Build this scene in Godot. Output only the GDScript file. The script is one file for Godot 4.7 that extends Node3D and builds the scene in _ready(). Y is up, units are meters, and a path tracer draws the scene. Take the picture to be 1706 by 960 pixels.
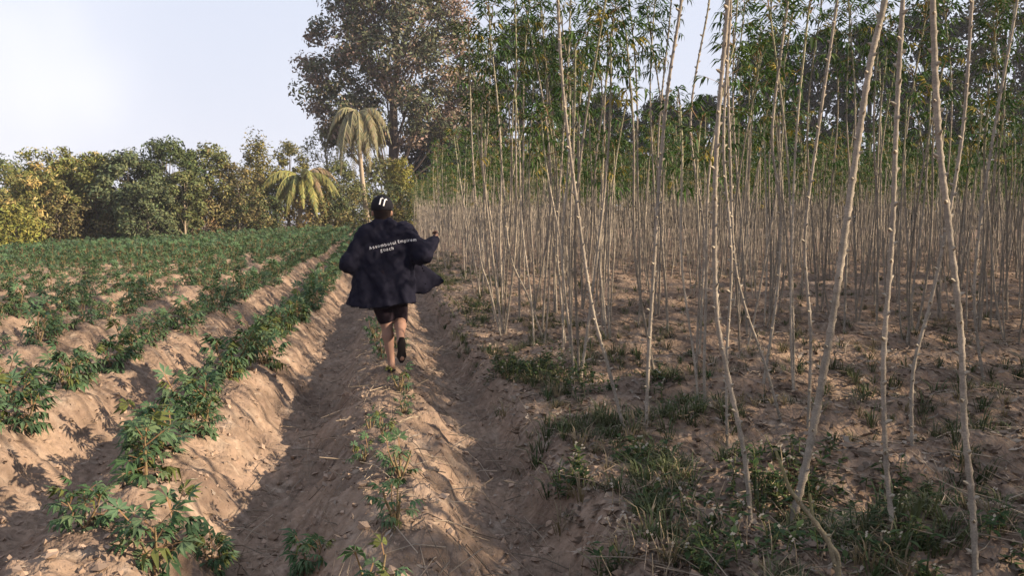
extends Node3D
# A running person on a ridge between a field of young cassava and a stand of tall, bare-stemmed cassava.
# Ridges run along -z; the camera looks a little to their right.

const CAM := Vector3(0.0, 1.65, 0.0)
const FOCAL := 1339.0            # focal length in pixels of the 1706 x 960 photograph
const YAW := 9.01                # degrees to the right of -z
const PITCH := 4.70              # degrees down
const ROW := 1.38                # spacing of the ridges
var fwd: Vector3
var rgt: Vector3
var upv: Vector3
var lump := FastNoiseLite.new()
var fine := FastNoiseLite.new()
var broad := FastNoiseLite.new()
var used := {}
var M := {}

# ------------------------------------------------------------------ small helpers
class MB:
	var v := PackedVector3Array()
	var n := PackedVector3Array()
	var c := PackedColorArray()
	var ix := PackedInt32Array()
	func tri(a: Vector3, b: Vector3, d: Vector3, col: Color) -> void:
		var k := v.size()
		var nn := (d - a).cross(b - a).normalized()
		v.append(a); v.append(b); v.append(d)
		n.append(nn); n.append(nn); n.append(nn)
		c.append(col); c.append(col); c.append(col)
		ix.append(k); ix.append(k + 1); ix.append(k + 2)
	func quad(a: Vector3, b: Vector3, d: Vector3, e: Vector3, col: Color) -> void:
		var k := v.size()
		var nn := (d - a).cross(b - a).normalized()
		for p in [a, b, d, e]:
			v.append(p); n.append(nn); c.append(col)
		ix.append(k); ix.append(k + 1); ix.append(k + 2)
		ix.append(k); ix.append(k + 2); ix.append(k + 3)
	func tube(pts: Array, rad: Array, sides: int, col: Color, cols: Array = []) -> void:
		var k0 := v.size()
		var prev := Vector3.ZERO
		for i in pts.size():
			var p: Vector3 = pts[i]
			var t: Vector3 = (pts[mini(i + 1, pts.size() - 1)] as Vector3) - (pts[maxi(i - 1, 0)] as Vector3)
			t = t.normalized()
			var a := prev
			if a == Vector3.ZERO:
				a = Vector3.RIGHT if absf(t.x) < 0.8 else Vector3.FORWARD
			a = (a - t * a.dot(t)).normalized()
			prev = a
			var b := t.cross(a)
			var r: float = rad[i]
			var cc: Color = col if cols.is_empty() else cols[i]
			for s in sides:
				var w := TAU * s / sides
				var o := a * cos(w) + b * sin(w)
				v.append(p + o * r); n.append(o); c.append(cc)
		for i in pts.size() - 1:
			for s in sides:
				var s2 := (s + 1) % sides
				var p0 := k0 + i * sides + s
				var p1 := k0 + i * sides + s2
				var q0 := p0 + sides
				var q1 := p1 + sides
				ix.append(p0); ix.append(q0); ix.append(p1)
				ix.append(p1); ix.append(q0); ix.append(q1)
	func mesh(mat: Material, into: ArrayMesh = null) -> ArrayMesh:
		var a := []
		a.resize(Mesh.ARRAY_MAX)
		a[Mesh.ARRAY_VERTEX] = v; a[Mesh.ARRAY_NORMAL] = n; a[Mesh.ARRAY_COLOR] = c; a[Mesh.ARRAY_INDEX] = ix
		var m := into if into else ArrayMesh.new()
		m.add_surface_from_arrays(Mesh.PRIMITIVE_TRIANGLES, a)
		m.surface_set_material(m.get_surface_count() - 1, mat)
		return m

func rng(s: int) -> RandomNumberGenerator:
	var r := RandomNumberGenerator.new()
	r.seed = s
	return r

func numbered(called: String) -> String:
	if not used.has(called):
		used[called] = 0
		return called
	used[called] += 1
	return "%s_%03d" % [called, used[called]]

func thing(called: String, label: String, category: String, at := Vector3.ZERO, turn := 0.0, group := "") -> Node3D:
	var o := Node3D.new()
	o.name = numbered(called)
	add_child(o, true)
	o.position = at
	o.rotation.y = turn
	tag(o, label, category, group)
	return o

func tag(o: Node, label: String, category: String, group := "", kind := "") -> void:
	o.set_meta("label", label)
	o.set_meta("category", category)
	if group != "": o.set_meta("group", group)
	if kind != "": o.set_meta("kind", kind)

func part(called: String, mesh: Mesh, parent: Node, at := Transform3D.IDENTITY) -> MeshInstance3D:
	var o := MeshInstance3D.new()
	o.name = called
	o.mesh = mesh
	parent.add_child(o, true)
	o.transform = at
	return o

func multi(called: String, mesh: Mesh, places: Array, parent: Node, tints: Array = []) -> MultiMeshInstance3D:
	var mm := MultiMesh.new()
	mm.transform_format = MultiMesh.TRANSFORM_3D
	mm.use_colors = not tints.is_empty()
	mm.mesh = mesh
	mm.instance_count = places.size()
	for i in places.size():
		mm.set_instance_transform(i, places[i])
		if not tints.is_empty(): mm.set_instance_color(i, tints[i])
	var o := MultiMeshInstance3D.new()
	o.name = called
	o.multimesh = mm
	parent.add_child(o, true)
	return o

func ray(px: float, py: float) -> Vector3:       # one metre forward along the view axis
	return fwd + rgt * ((px - 853.0) / FOCAL) - upv * ((py - 480.0) / FOCAL)

func at_depth(px: float, py: float, d: float) -> Vector3:
	return CAM + ray(px, py) * d

func on_ground(px: float, py: float) -> Vector3:
	var r := ray(px, py)
	var t := 1.5
	while t < 90.0:
		var p := CAM + r * t
		if p.y < ground(p.x, p.z): break
		t += 0.02
	return CAM + r * t

func plant_at(px: float, d: float) -> Vector3:
	var p := at_depth(px, 480, d)
	p.y = ground(p.x, p.z) - 0.03
	return p

func sst(a: float, b: float, x: float) -> float:
	return smoothstep(a, b, x)

# ------------------------------------------------------------------ the shape of the ground
func swell(x: float, z: float) -> float:
	var d := -z
	return 0.045 * (clampf(x, -30.0, -4.0) + 11.0) * sst(10.0, 46.0, d) + 0.45 * sst(34.0, 76.0, d)

func ground(x: float, z: float) -> float:
	var d := -z
	var near := 1.0 - sst(26.0, 60.0, d)
	var h := swell(x, z)
	var wob := 0.06 * broad.get_noise_2d(x * 0.3 + 40.0, z * 1.6)
	var xx := x + wob
	var left_w := 1.0 - sst(0.88, 1.2, xx)
	var t := xx / ROW
	if xx > 0.0: t = xx / 1.68
	var prof := cos(TAU * t)
	prof = signf(prof) * pow(absf(prof), 0.8)
	var lo := lump.get_noise_2d(x * 1.0, z * 1.0)
	var fi := fine.get_noise_2d(x, z)
	# slumps and gullies running down the flanks of the ridges
	var gully := lump.get_noise_2d(x * 0.45 + 91.0, z * 2.1 - 17.0)
	if left_w > 0.0:
		var flank := 1.0 - absf(prof)
		h += left_w * (0.225 * prof * (0.86 + 0.35 * broad.get_noise_2d(x + 7.0, z)) + near * (0.10 * gully * flank + 0.08 * lo + 0.03 * fi))
	if left_w < 1.0:
		var ph := (z + 0.25 * broad.get_noise_2d(x * 0.8, z * 0.3)) / 1.15
		var cross := 0.15 * cos(TAU * ph) * sst(1.3, 2.6, xx)
		h += (1.0 - left_w) * (0.10 + cross + near * (0.05 * lo + 0.018 * fi))
	return h

func axis(fine_lo: float, fine_hi: float, lo: float, hi: float, step: float, grow: float) -> PackedFloat32Array:
	var mid := PackedFloat32Array()
	var n := int(round((fine_hi - fine_lo) / step))
	var below := []
	var s := step
	var p := fine_lo
	while p > lo:
		s = minf(s * grow, 40.0)
		p -= s
		below.append(p)
	below.reverse()
	for b in below: mid.append(b)
	for i in n + 1: mid.append(fine_lo + step * i)
	s = step
	p = fine_hi
	while p < hi:
		s = minf(s * grow, 40.0)
		p += s
		mid.append(p)
	return mid

func build_ground() -> void:
	var xs := axis(-4.2, 3.6, -420.0, 420.0, 0.036, 1.022)
	var zs := axis(-9.5, -2.4, -460.0, 60.0, 0.036, 1.018)
	var nx := xs.size()
	var nz := zs.size()
	var v := PackedVector3Array(); v.resize(nx * nz)
	var nrm := PackedVector3Array(); nrm.resize(nx * nz)
	var col := PackedColorArray(); col.resize(nx * nz)
	for j in nz:
		for i in nx:
			v[j * nx + i] = Vector3(xs[i], ground(xs[i], zs[j]), zs[j])
	var sand := Color(0.325, 0.232, 0.17)
	var sand2 := Color(0.175, 0.125, 0.096)
	var pale := Color(0.45, 0.355, 0.275)
	for j in nz:
		for i in nx:
			var k := j * nx + i
			var a := v[k - 1] if i > 0 else v[k]
			var b := v[k + 1] if i < nx - 1 else v[k]
			var e := v[k - nx] if j > 0 else v[k]
			var f := v[k + nx] if j < nz - 1 else v[k]
			nrm[k] = (f - e).cross(b - a).normalized()
			var x := xs[i]
			var z := zs[j]
			var p1 := broad.get_noise_2d(x * 2.2, z * 2.2)
			var p2 := lump.get_noise_2d(x * 1.7 + 300.0, z * 1.7)
			var p3 := fine.get_noise_2d(x * 1.3 - 80.0, z * 1.3)
			var s := sand.lerp(sand2, clampf(0.42 + 0.8 * p1 + 0.5 * p2, 0, 1)).lerp(pale, clampf(0.9 * p2 + 0.5 * p3 - 0.12, 0, 0.8))
			col[k] = s * (1.0 + 0.22 * p3)
	var ix := PackedInt32Array()
	ix.resize((nx - 1) * (nz - 1) * 6)
	var q := 0
	for j in nz - 1:
		for i in nx - 1:
			var k := j * nx + i
			ix[q] = k; ix[q + 1] = k + 1; ix[q + 2] = k + nx
			ix[q + 3] = k + 1; ix[q + 4] = k + nx + 1; ix[q + 5] = k + nx
			q += 6
	var arr := []
	arr.resize(Mesh.ARRAY_MAX)
	arr[Mesh.ARRAY_VERTEX] = v; arr[Mesh.ARRAY_NORMAL] = nrm; arr[Mesh.ARRAY_COLOR] = col; arr[Mesh.ARRAY_INDEX] = ix
	var m := ArrayMesh.new()
	m.add_surface_from_arrays(Mesh.PRIMITIVE_TRIANGLES, arr)
	m.surface_set_material(0, M.soil)
	var o := part("ground", m, self)
	tag(o, "ridged sandy soil of the cassava fields with furrows between the ridges", "ground", "", "structure")

# ------------------------------------------------------------------ materials
func noise_tex(freq: float, lo: float, hi: float, normal := false, strength := 4.0, sd := 3) -> NoiseTexture2D:
	var f := FastNoiseLite.new()
	f.seed = sd
	f.noise_type = FastNoiseLite.TYPE_SIMPLEX
	f.frequency = freq
	f.fractal_octaves = 5
	var t := NoiseTexture2D.new()
	t.width = 512; t.height = 512
	t.seamless = true
	t.noise = f
	if normal:
		t.as_normal_map = true
		t.bump_strength = strength
	else:
		var g := Gradient.new()
		g.set_color(0, Color(lo, lo, lo)); g.set_color(1, Color(hi, hi, hi))
		t.color_ramp = g
	return t

func mat(rough := 0.9, col := Color.WHITE, back := Color.BLACK) -> StandardMaterial3D:
	var m := StandardMaterial3D.new()
	m.albedo_color = col
	m.vertex_color_use_as_albedo = true
	m.roughness = rough
	m.metallic_specular = 0.3
	m.cull_mode = BaseMaterial3D.CULL_DISABLED
	if back != Color.BLACK:
		m.backlight_enabled = true
		m.backlight = back
	return m

func make_materials() -> void:
	var s := mat(0.97)
	s.albedo_texture = noise_tex(0.02, 0.74, 1.0)
	s.normal_enabled = true
	s.normal_texture = noise_tex(0.03, 0, 1, true, 6.0, 9)
	s.normal_scale = 1.7
	s.uv1_triplanar = true
	s.uv1_world_triplanar = true
	s.uv1_scale = Vector3(1.3, 1.3, 1.3)
	s.metallic_specular = 0.15
	M.soil = s
	var b := mat(0.85)
	b.albedo_texture = noise_tex(0.035, 0.7, 1.0, false, 0, 21)
	b.uv1_triplanar = true
	b.uv1_scale = Vector3(4, 4, 4)
	b.metallic_specular = 0.2
	M.stem = b
	M.leaf = mat(0.75, Color.WHITE, Color(0.55, 0.6, 0.3))
	M.tree_leaf = mat(0.7, Color.WHITE, Color(0.4, 0.42, 0.25))
	M.frond = mat(0.6, Color.WHITE, Color(0.45, 0.45, 0.25))
	M.bark = b
	M.clod = mat(1.0)
	M.straw = mat(0.9)
	M.cloth = mat(0.88)
	M.cloth.metallic_specular = 0.2
	M.skin = mat(0.6)
	M.print = mat(0.7)

# ------------------------------------------------------------------ leaves
# a palmate cassava leaf with its stalk: stalk along +y from the origin, blades spread round its end
func palmate(mb: MB, xf: Transform3D, stalk: float, size: float, droop: float, count: int, col: Color, r: RandomNumberGenerator, stalk_col: Color, wide := 0.2) -> void:
	var end := Vector3(0, stalk, 0)
	var w := 0.0035 + size * 0.012
	mb.quad(xf * Vector3(-w, 0, 0), xf * (end + Vector3(-w, 0, 0)), xf * (end + Vector3(w, 0, 0)), xf * Vector3(w, 0, 0), stalk_col)
	for i in count:
		var a := lerpf(-2.3, 2.3, (i + 0.5) / count) + r.randf_range(-0.1, 0.1)
		var len := size * (1.0 - 0.28 * absf(a) / 2.3) * r.randf_range(0.9, 1.1)
		var dirv := Vector3(sin(a), cos(a) * 0.75, 0.0).normalized()
		var side := Vector3(cos(a), -sin(a) * 0.75, 0.0).normalized()
		var dn := Vector3(0, 0, -1)
		var mid := end + dirv * len * 0.55 + dn * len * droop * 0.25
		var tip := end + dirv * len * (1.0 - 0.25 * droop) + dn * len * droop
		var hw := len * wide * 0.5
		var cl := col * r.randf_range(0.85, 1.15)
		var l := mid + side * hw + dn * hw * -0.35
		var rr := mid - side * hw + dn * hw * -0.35
		var e2 := end + dirv * len * 0.04
		mb.tri(xf * e2, xf * l, xf * mid, cl)
		mb.tri(xf * l, xf * tip, xf * mid, cl)
		mb.tri(xf * e2, xf * mid, xf * rr, cl)
		mb.tri(xf * mid, xf * tip, xf * rr, cl)

func leaf_frame(at: Vector3, az: float, tilt: float, roll := 0.0) -> Transform3D:
	# +y of the leaf points outwards at the azimuth, raised by tilt; its face (+z) looks up
	var out := Vector3(sin(az), 0, cos(az))
	var y := (out * cos(tilt) + Vector3.UP * sin(tilt)).normalized()
	var z := (Vector3.UP * cos(tilt) - out * sin(tilt)).normalized()
	var x := y.cross(z)
	return Transform3D(Basis(x, y, z).rotated(y, roll), at)

func greens(r: RandomNumberGenerator, base: Color, spread: float) -> Color:
	var k := r.randf_range(1.0 - spread, 1.0 + spread)
	return Color(base.r * k * r.randf_range(0.85, 1.2), base.g * k, base.b * k * r.randf_range(0.8, 1.2))

# ------------------------------------------------------------------ tall cassava
func stem_points(h: float, lean: Vector2, r: RandomNumberGenerator, steps: int) -> Array:
	var pts := []
	var b := Vector2(r.randf_range(-1, 1), r.randf_range(-1, 1)) * 0.22
	var w := r.randf_range(0, TAU)
	for i in steps + 1:
		var t := float(i) / steps
		var o := lean * t * h + b * sin(t * PI) * h * 0.22 + Vector2(sin(t * 9.0 + w), cos(t * 7.0 + w)) * 0.022
		pts.append(Vector3(o.x, t * h, o.y))
	return pts

const STEM_LOW := Color(0.34, 0.29, 0.235)
const STEM_HIGH := Color(0.30, 0.30, 0.17)

func stem_mesh(path: Array, r0: float, r1: float, sides: int, detail: bool, r: RandomNumberGenerator, tone := Color.WHITE) -> ArrayMesh:
	var mb := MB.new()
	stem_into(mb, path, r0, r1, sides, detail, r, tone)
	return mb.mesh(M.stem)

func stem_into(mb: MB, path: Array, r0: float, r1: float, sides: int, detail: bool, r: RandomNumberGenerator, tone := Color.WHITE) -> void:
	var cu := Curve3D.new()
	for i in path.size():
		var pp: Vector3 = path[i]
		var tn: Vector3 = ((path[mini(i + 1, path.size() - 1)] as Vector3) - (path[maxi(i - 1, 0)] as Vector3)) / 6.0
		cu.add_point(pp, -tn, tn)
	var total := cu.get_baked_length()
	var n := int(total / (0.02 if detail else 0.35))
	var pts := []
	var rad := []
	var cols := []
	var next := 0.05
	var az := r.randf() * TAU
	var bump := 0.0
	for i in n + 1:
		var t := float(i) / n
		var s := t * total
		var p := cu.sample_baked(s)
		var rr := lerpf(r0, r1, t)
		bump *= 0.35
		if detail and s > next:
			bump = r.randf_range(0.22, 0.5)
			var d := Vector3(cos(az), 0.5, sin(az)).normalized()
			var big := 1.5 if sides > 8 else 1.0
			var root := p + d * rr * 0.6
			var tip := p + d * (rr + r.randf_range(0.007, 0.02) * big)
			var sc := Color(0.46, 0.40, 0.32) * tone
			mb.tube([root, root.lerp(tip, 0.6), tip], [0.008 * big, 0.006 * big, 0.002], 4, sc)
			az += 2.4
			next = s + r.randf_range(0.035, 0.075)
		pts.append(p)
		rad.append(rr * (1.0 + bump))
		var c := STEM_LOW.lerp(STEM_HIGH, sst(0.62, 1.0, t) * 0.8) * tone
		if detail: c = c * r.randf_range(0.82, 1.14) * (1.0 + 0.3 * lump.get_noise_2d(s * 0.8, az * 0.02 + r0 * 900.0))
		cols.append(c)
	mb.tube(pts, rad, sides, Color.WHITE, cols)

func top_leaves(mb: MB, path: Array, r: RandomNumberGenerator, count: int, base: Color, size := 0.15) -> void:
	var top: Vector3 = path[path.size() - 1]
	var under: Vector3 = path[path.size() - 2]
	var d := (top - under).normalized()
	var az := r.randf() * TAU
	for i in count:
		var t := pow(float(i) / count, 1.3)
		var p := top - d * t * r.randf_range(0.5, 0.8) * (1.6 if count > 30 else 1.0)
		az += 2.4 + r.randf_range(-0.3, 0.3)
		var tilt := lerpf(0.9, -0.25, t) + r.randf_range(-0.25, 0.25)
		var col := greens(r, base, 0.3)
		if r.randf() < 0.06: col = Color(0.22, 0.17, 0.04)
		palmate(mb, leaf_frame(p, az, tilt, r.randf_range(-0.5, 0.5)), r.randf_range(0.1, 0.24), size * r.randf_range(0.75, 1.2), r.randf_range(0.5, 1.2), 6, col, r, Color(0.20, 0.12, 0.06))

const TALL_GREEN := Color(0.046, 0.082, 0.023)

func traced(points: Array, r0: float, r1: float, length: float, label: String, sd: int, leaves := 24, from := Vector3.INF) -> void:
	# a plant whose stem was followed in the photograph: its base is where the first point meets the ground, its depth that of the base, leaning back a little
	var r := rng(sd)
	var base := on_ground(points[0].x, points[0].y) if from == Vector3.INF else from
	var dep := (base - CAM).dot(fwd)
	var path := [Vector3(0, -0.06, 0)]
	for i in points.size():
		if i == 0 and from == Vector3.INF: continue
		var q := at_depth(points[i].x, points[i].y, dep)
		path.append(q - base)
	var last: Vector3 = path[path.size() - 1]
	var dirn := (last - (path[path.size() - 2] as Vector3)).normalized()
	var h := last.y
	dirn = dirn.lerp(Vector3.UP, 0.5).normalized()
	while h < length:
		last += dirn * 0.45
		h = last.y
		path.append(last)
	var o := thing("tall_cassava", label, "cassava plant", base, 0.0, "tall cassava plants")
	part("stem", stem_mesh(path, r0 * 0.74, r1 * 0.74, 9, true, r), o)
	if leaves > 0:
		var mb := MB.new()
		top_leaves(mb, path, r, leaves, TALL_GREEN)
		var f := part("foliage", mb.mesh(M.leaf), o)
		f.set_meta("kind", "stuff")

var tall_kinds := []      # [Node3D prefab, merged ArrayMesh]

func make_tall_kinds() -> void:
	for k in 9:
		var r := rng(500 + k)
		var proto := Node3D.new()
		proto.name = "tall_cassava"
		var all_stem := MB.new()
		var all_leaf := MB.new()
		var mine := MB.new()
		var full := MB.new()
		var stems := 1 + (k % 3)
		for s in stems:
			var h := r.randf_range(2.9, 3.9)
			var az := r.randf() * TAU
			var le := r.randf_range(0.02, 0.16)
			var path := stem_points(h, Vector2(cos(az), sin(az)) * le, r, 8)
			for i in path.size(): path[i] = (path[i] as Vector3) + Vector3(cos(az) * 0.05, -0.05, sin(az) * 0.05)
			var tone := Color.WHITE * r.randf_range(0.6, 1.35)
			var r0 := r.randf_range(0.009, 0.0145)
			part("stem", stem_mesh(path, r0, 0.008, 6, true, r, tone), proto)
			stem_into(all_stem, path, r0 * 1.15, 0.010, 4, false, r, tone * 1.15)
			var sd := r.randi()
			top_leaves(mine, path, rng(sd), 13 + k % 4, TALL_GREEN)
			top_leaves(full, path, rng(sd), 30, TALL_GREEN, 0.17)  # thickened leaf tops for the unseen plants, to deepen the shade they cast
			top_leaves(all_leaf, path, rng(sd), 9 + k % 4, TALL_GREEN)
		var f := part("foliage", mine.mesh(M.leaf), proto)
		f.set_meta("kind", "stuff")
		var mm := all_stem.mesh(M.stem)
		mm = all_leaf.mesh(M.leaf, mm)
		var shade_mesh := all_stem.mesh(M.stem)
		shade_mesh = full.mesh(M.leaf, shade_mesh)
		tall_kinds.append([proto, mm, shade_mesh])

func landmark(px: float) -> String:      # the thing that a plant of the stand grows behind
	if px < 760.0: return "at the stand's edge along the furrow"
	if px < 880.0: return "near the outermost bent stem"
	if px < 1015.0: return "behind the slender leaning stem"
	if px < 1130.0: return "behind the forked pair of stems"
	if px < 1235.0: return "behind the kinked stem"
	if px < 1310.0: return "behind the double-bent stem"
	if px < 1425.0: return "behind the stout leaning stem"
	if px < 1545.0: return "behind the straight hooked stem"
	return "behind the thick knobbly stem"

func in_view(p: Vector3, margin: float) -> bool:
	var q := p - CAM
	var d := q.dot(fwd)
	if d < 0.5: return false
	return absf(q.dot(rgt) / d) < 853.0 / FOCAL + margin

func build_tall_stand() -> void:
	make_tall_kinds()
	var T := func(a): 
		var out := []
		for i in range(0, a.size(), 2): out.append(Vector2(a[i], a[i + 1]))
		return out
	traced(T.call([1626, 985, 1620, 860, 1605, 700, 1600, 560, 1580, 380, 1562, 220, 1553, 0]), 0.0165, 0.015, 4.0, "thick pale cassava stem with knobbly leaf scars bowing gently, tallest beside the weeds", 11)
	traced(T.call([1312, 880, 1345, 760, 1385, 540, 1415, 330, 1448, 110, 1474, 0]), 0.026, 0.015, 4.2, "stout cassava stem leaning over two thin dead sticks at its foot", 12)
	traced(T.call([1492, 892, 1476, 780, 1471, 600, 1485, 400, 1493, 190, 1503, 0]), 0.014, 0.012, 4.0, "straight smooth cassava stem with a hooked foot, between the stout and knobbly stems", 13)
	traced(T.call([1252, 872, 1240, 760, 1212, 625, 1192, 500, 1193, 250, 1213, 0]), 0.016, 0.012, 4.2, "cassava stem that kinks upright at knee height, beside the stout leaning stem", 14)
	traced(T.call([1042, 712, 1010, 600, 985, 505, 957, 310, 938, 150, 930, 20]), 0.016, 0.011, 4.4, "slender cassava stem leaning out towards the ridge from a forked pair", 15)
	traced(T.call([1076, 715, 1080, 600, 1087, 480, 1098, 300, 1112, 150, 1135, 0]), 0.017, 0.012, 4.5, "upright cassava stem of the forked pair among low weeds", 16)
	traced(T.call([908, 566, 880, 495, 850, 425, 838, 300, 828, 160, 818, 70]), 0.017, 0.01, 3.9, "outermost cassava stem bent over the weedy strip by the furrow", 17)
	traced(T.call([942, 572, 933, 480, 928, 400, 936, 260, 946, 120]), 0.017, 0.011, 4.3, "upright pale cassava stem behind the big weed clump", 18)
	traced(T.call([836, 560, 815, 480, 800, 430, 792, 330, 786, 230]), 0.016, 0.01, 3.6, "thin bowed cassava stem at the very edge of the stand by the furrow", 19)
	traced(T.call([1305, 705, 1275, 610, 1240, 510, 1222, 420, 1216, 260, 1210, 60]), 0.013, 0.01, 4.4, "thin cassava stem slanting back behind the kinked stem", 20)
	traced(T.call([1212, 745, 1210, 600, 1218, 430, 1205, 240, 1216, 30]), 0.013, 0.011, 4.3, "thin upright cassava stem just behind the kinked stem", 21)
	traced(T.call([1345, 715, 1350, 560, 1340, 400, 1362, 220, 1394, 0]), 0.014, 0.012, 4.4, "cassava stem half hidden behind the stout leaning stem", 22)
	traced(T.call([1165, 590, 1170, 480, 1172, 380, 1150, 200, 1180, 10]), 0.016, 0.011, 4.5, "cassava stem rising from bare brown soil with a bright flank", 23)
	traced(T.call([1270, 640, 1295, 480, 1300, 350, 1286, 220, 1312, 0]), 0.016, 0.012, 4.6, "cassava stem with a gentle double bend over bare ridges", 24)
	traced(T.call([1520, 745, 1520, 620, 1555, 480, 1600, 240, 1617, 20]), 0.014, 0.011, 4.4, "cassava stem slanting behind the knobbly stem", 25)
	traced(T.call([1640, 640, 1622, 480, 1650, 250, 1692, 10]), 0.018, 0.013, 4.6, "cassava stem leaning out behind the knobbly stem over cross ridges", 26)
	# tall leafy plants whose tufts fill the top of the view
	var leafy := [[822, 12.5, 4.3], [842, 11.2, 4.7], [868, 12.0, 4.9], [890, 13.5, 4.6], [905, 11.5, 5.0], [925, 12.8, 5.0], [950, 12.0, 4.7], [972, 13.2, 4.9], [992, 12.4, 4.8], [1008, 11.0, 4.5], [1062, 11.6, 4.9], [1096, 12.2, 4.9], [1112, 10.8, 5.0], [1235, 11.8, 4.7], [1252, 10.4, 4.9], [1283, 12.5, 4.9], [1325, 11.0, 4.6], [1366, 12.6, 4.8], [1405, 10.6, 4.6], [1432, 12.0, 4.9], [1464, 11.2, 4.5], [1524, 10.5, 4.7], [1560, 12.4, 4.9], [1630, 10.8, 4.6], [1682, 11.6, 4.8]]
	for i in leafy.size():
		var a = leafy[i]
		var r := rng(1500 + i)
		var b := plant_at(a[0], a[1])
		var o := thing("tall_cassava", "%s full-leaved cassava plant %s" % [["tall single-stemmed", "tall two-stemmed"][i % 2] if a[2] < 4.85 else ["very tall single-stemmed", "very tall two-stemmed"][i % 2], landmark(a[0])], "cassava plant", b, 0.0, "tall cassava plants")
		var mb := MB.new()
		for s in 1 + i % 2:
			var path := stem_points(a[2] * (1.0 - 0.06 * s), Vector2(r.randf_range(-0.06, 0.06), r.randf_range(-0.05, 0.05)), r, 9)
			part("stem", stem_mesh(path, 0.015, 0.008, 7, true, r), o)
			top_leaves(mb, path, r, 36, TALL_GREEN, 0.15)
		part("foliage", mb.mesh(M.leaf), o).set_meta("kind", "stuff")
	# two thin dead sticks at the foot of the stout stem
	for a in [[1402, 975, 1292, 752, "longer"], [1398, 978, 1348, 822, "shorter"]]:
		var r := rng(int(a[0]))
		var base := on_ground(a[0], a[1])
		var dep := (base - CAM).dot(fwd) - 0.04
		var q := at_depth(a[2], a[3], dep) - base
		var o := thing("dead_stick", "%s of two dead thin cassava sticks leaning at the stout stem's foot" % a[4], "stick", base, 0.0, "dead sticks")
		var side := Vector3(0.03, 0, 0.02)
		part("stick", stem_mesh([Vector3(0, -0.05, 0), q * 0.35 + side, q * 0.7 - side * 0.6, q], 0.011, 0.006, 6, true, r, Color(0.95, 0.92, 0.75)), o)
	# the rest of the stand, in rows across the ridges, with unseen plants added for shade
	var r2 := rng(77)
	var spots := []
	var z := 6.0
	while z > -86.0:
		var x := 1.95 + maxf(0.0, (-z - 22.0) * 0.012) + r2.randf_range(-0.2, 0.3)
		var far := -z > 19.0
		while x < (46.0 if z > -46.0 else 15.0):
			var p := Vector3(x + r2.randf_range(-0.18, 0.18), 0, z + r2.randf_range(-0.22, 0.22))
			x += (0.5 if far else (0.62 if x > 6.0 else 0.95)) + r2.randf_range(-0.1, 0.15)
			var q := p - CAM
			var dep := q.dot(fwd)
			var ok := true
			if in_view(p, 0.02):
				if dep < 6.5: ok = false
				elif dep < 10.0: ok = r2.randf() < 0.42
				elif dep < 20.0: ok = r2.randf() < 0.55
			else:
				ok = in_view(p, 0.5) if z < -18.0 else (x < 22.0 and x > 7.4)  # near plants out of view are set only where they shade the right ground
			if ok:
				p.y = ground(p.x, p.z)
				spots.append(p)
		z -= 1.15 if z > -30.0 else 1.5
	spots.sort_custom(func(a, b): return (a - CAM).length() < (b - CAM).length())
	var made := 0
	var rest := []
	var beside := []
	for k in tall_kinds.size():
		rest.append([])
		beside.append([])
	for p in spots:
		var k := r2.randi() % tall_kinds.size()
		var turn := r2.randf() * TAU
		var sc := r2.randf_range(0.86, 1.1)
		if made < 280 and in_view(p, -0.01):
			made += 1
			var o: Node3D = tall_kinds[k][0].duplicate()
			o.name = numbered("tall_cassava")
			add_child(o, true)
			o.position = p
			o.rotation.y = turn
			o.scale = Vector3.ONE * sc
			var dep: float = (p - CAM).dot(fwd)
			var n: int = 1 + (k % 3)
			var stems: String = ["single-stemmed", "two-stemmed", "three-stemmed"][n - 1]
			tag(o, "%s %s cassava plant %s" % [stems, "shorter" if sc < 0.94 else ("tall" if sc < 1.02 else "very tall"), ("in the open front, " if dep < 15.0 else "deep in the stand, ") + landmark(853.0 + FOCAL * (p - CAM).dot(rgt) / dep)], "cassava plant", "tall cassava plants")
		else:
			(beside if p.z > -18.0 and not in_view(p, 0.02) else rest)[k].append(Transform3D(Basis(Vector3.UP, turn).scaled(Vector3.ONE * sc), p))
	var st := Node3D.new()
	st.name = "cassava_stand"
	add_child(st, true)
	tag(st, "dense pale cassava stems filling the far stand, and unseen leafy plants added for shade", "cassava stand", "", "stuff")
	for k in tall_kinds.size():
		multi("stems", tall_kinds[k][1], rest[k], st)
		multi("stems", tall_kinds[k][2], beside[k], st)  # unseen extra-leafy plants, added to shade the ground under the stand
		tall_kinds[k][0].free()

# ------------------------------------------------------------------ young cassava
var leaf_meshes := []

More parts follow.
